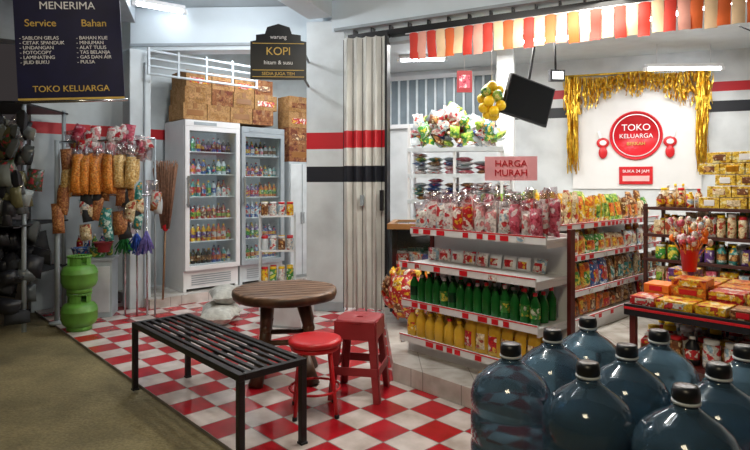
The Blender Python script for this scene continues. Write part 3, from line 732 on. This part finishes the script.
lpg((-2.66,5.04,0)); lpg((-2.66,5.04,.336))
b=MB()
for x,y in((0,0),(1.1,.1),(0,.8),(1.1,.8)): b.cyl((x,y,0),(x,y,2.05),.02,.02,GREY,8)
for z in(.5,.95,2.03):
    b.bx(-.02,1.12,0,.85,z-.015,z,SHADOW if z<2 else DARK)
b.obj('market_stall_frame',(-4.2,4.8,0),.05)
b=MB()
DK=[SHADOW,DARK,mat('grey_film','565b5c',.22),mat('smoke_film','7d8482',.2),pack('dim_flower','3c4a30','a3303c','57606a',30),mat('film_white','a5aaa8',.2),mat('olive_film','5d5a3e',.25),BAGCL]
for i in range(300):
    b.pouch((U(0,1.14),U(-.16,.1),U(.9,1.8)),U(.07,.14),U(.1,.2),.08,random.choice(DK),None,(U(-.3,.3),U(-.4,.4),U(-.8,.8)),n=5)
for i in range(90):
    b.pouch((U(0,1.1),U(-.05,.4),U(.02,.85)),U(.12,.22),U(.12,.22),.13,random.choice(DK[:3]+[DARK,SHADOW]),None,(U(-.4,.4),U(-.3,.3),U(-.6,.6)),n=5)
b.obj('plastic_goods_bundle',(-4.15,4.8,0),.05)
# ---------------- signs outside ----------------
b=MB(); b.bx(-.37,.37,-.005,.005,-.40,.42,NAVY); b.bx(-.37,.37,-.007,-.005,-.40,-.385,GLD); b.cyl((-.39,0,.43),(.39,0,.43),.014,.014,CHROME,8); b.cyl((-.39,0,-.41),(.39,0,-.41),.012,.012,CHROME,8)
for s_ in(-.36,.36): b.cyl((s_,0,.43),(s_,0,.92),.005,.005,CHROME,6)
s=b.obj('hanging_banner',(-2.29,4.2,2.34),rot=(0,-.05,.18))
text('MENERIMA',.08,(.0,-.009,.30),(math.pi/2,0,0),WTXT,s,'banner_title'); text('Service',.075,(-.19,-.009,.17),(math.pi/2,0,0),GLD,s,'banner_left'); text('Bahan',.075,(.18,-.009,.17),(math.pi/2,0,0),GLD,s,'banner_right')
text('- SABLON GELAS\n- CETAK SPANDUK\n- UNDANGAN\n- FOTOCOPY\n- LAMINATING\n- JILID BUKU',.036,(-.34,-.009,-.03),(math.pi/2,0,0),WTXT,s,'banner_list','LEFT')
text('- BAHAN KUE\n- MINUMAN\n- ALAT TULIS\n- TAS BELANJA\n- GAS DAN AIR\n- PULSA',.036,(.05,-.009,-.03),(math.pi/2,0,0),WTXT,s,'banner_list_2','LEFT')
text('TOKO KELUARGA',.065,(0,-.009,-.32),(math.pi/2,0,0),GLD,s,'banner_name')
b=MB(); pts=[(-.25,-.22),(.25,-.22),(.25,.12),(.2,.13),(.2,.18),(.12,.19),(.1,.25),(0,.28),(-.1,.25),(-.12,.19),(-.2,.18),(-.2,.13),(-.25,.12)]
vs=[(x,-.012,z) for x,z in pts]+[(x,.012,z) for x,z in pts]; n=len(pts)
b.add(vs,[tuple(range(n)),tuple(range(n,2*n))[::-1]]+[(i,n+i,n+(i+1)%n,(i+1)%n) for i in range(n)],mat('black_sign','15171a',.35))
for z0 in(-.2,-.14,.1): b.bx(-.23,.23,-.015,-.012,z0,z0+.006,GLD)
b.cyl((.2,0.012,.1),(.22,.74,.1),.012,.012,BLACK,8); b.cyl((.2,.012,-.15),(.22,.74,-.15),.012,.012,BLACK,8)
s=b.obj('hanging_shop_sign',(-.87,5.05,2.47),.05)
text('KOPI',.10,(0,-.016,.03),(math.pi/2,0,0),GLD,s,'sign_text'); text('hitam & susu',.05,(0,-.016,-.07),(math.pi/2,0,0),WTXT,s,'sign_text_2'); text('warung',.05,(0,-.016,.16),(math.pi/2,0,0),WTXT,s,'sign_text_3'); text('SEDIA JUGA TEH',.04,(0,-.016,-.17),(math.pi/2,0,0),GLD,s,'sign_text_4')

# ---------------- lights ----------------
def area(n,loc,e,sx,sy,col=(1,1,1),rot=(0,0,0)):
    l=bpy.data.lights.new(n,'AREA'); l.shape='RECTANGLE'; l.size=sx; l.size_y=sy; l.energy=e; l.color=col
    o=bpy.data.objects.new(n,l); bpy.context.collection.objects.link(o); o.location=loc; o.rotation_euler=rot
def point(n,loc,e,r,col):
    l=bpy.data.lights.new(n,'POINT'); l.shadow_soft_size=r; l.energy=e; l.color=col
    o=bpy.data.objects.new(n,l); bpy.context.collection.objects.link(o); o.location=loc
area('shop_light_a',(1.3,6.2,2.9),62,1.6,.5,(1,.97,.92)); area('shop_light_b',(3.2,5.3,2.88),58,1.6,.5,(1,.96,.9)); area('shop_light_c',(.6,7.3,2.88),20,1,.3)
area('shop_light_d',(3.6,6.5,2.62),10,.9,.2); area('shop_light_e',(1.3,4.3,2.8),46,1.4,.6,(1,.94,.84))
point('terrace_fill_a',(-.1,2.9,2.95),74,.12,(1,.94,.84)); point('terrace_light_b',(-1.5,5.0,2.9),30,.1,(.97,.98,1))  # first one is an added off-frame fill to brighten beam, pillar and ceilings
area('alcove_light',(-1.3,6.4,2.95),20,.8,.4,(.95,.97,1))
area('street_fill_light',(-1.2,-1.5,4.5),80,1,1,(1,.86,.6),(math.radians(25),0,0))  # unseen warm fill added in front of the shop, no lamp known there
w=bpy.data.worlds.new('World'); bpy.context.scene.world=w; w.use_nodes=True; bg=w.node_tree.nodes['Background']; bg.inputs[0].default_value=(.07,.06,.06,1); bg.inputs[1].default_value=.5

cam=bpy.data.cameras.new('Camera'); cam.sensor_width=36; cam.lens=560/750*36; cam.shift_y=-40/750
co=bpy.data.objects.new('Camera',cam); bpy.context.collection.objects.link(co); co.location=(0,0,1.3); co.rotation_euler=(math.pi/2,0,0)
bpy.context.scene.camera=co
try: bpy.context.scene.view_settings.view_transform='Standard'
except Exception as e: print(e)
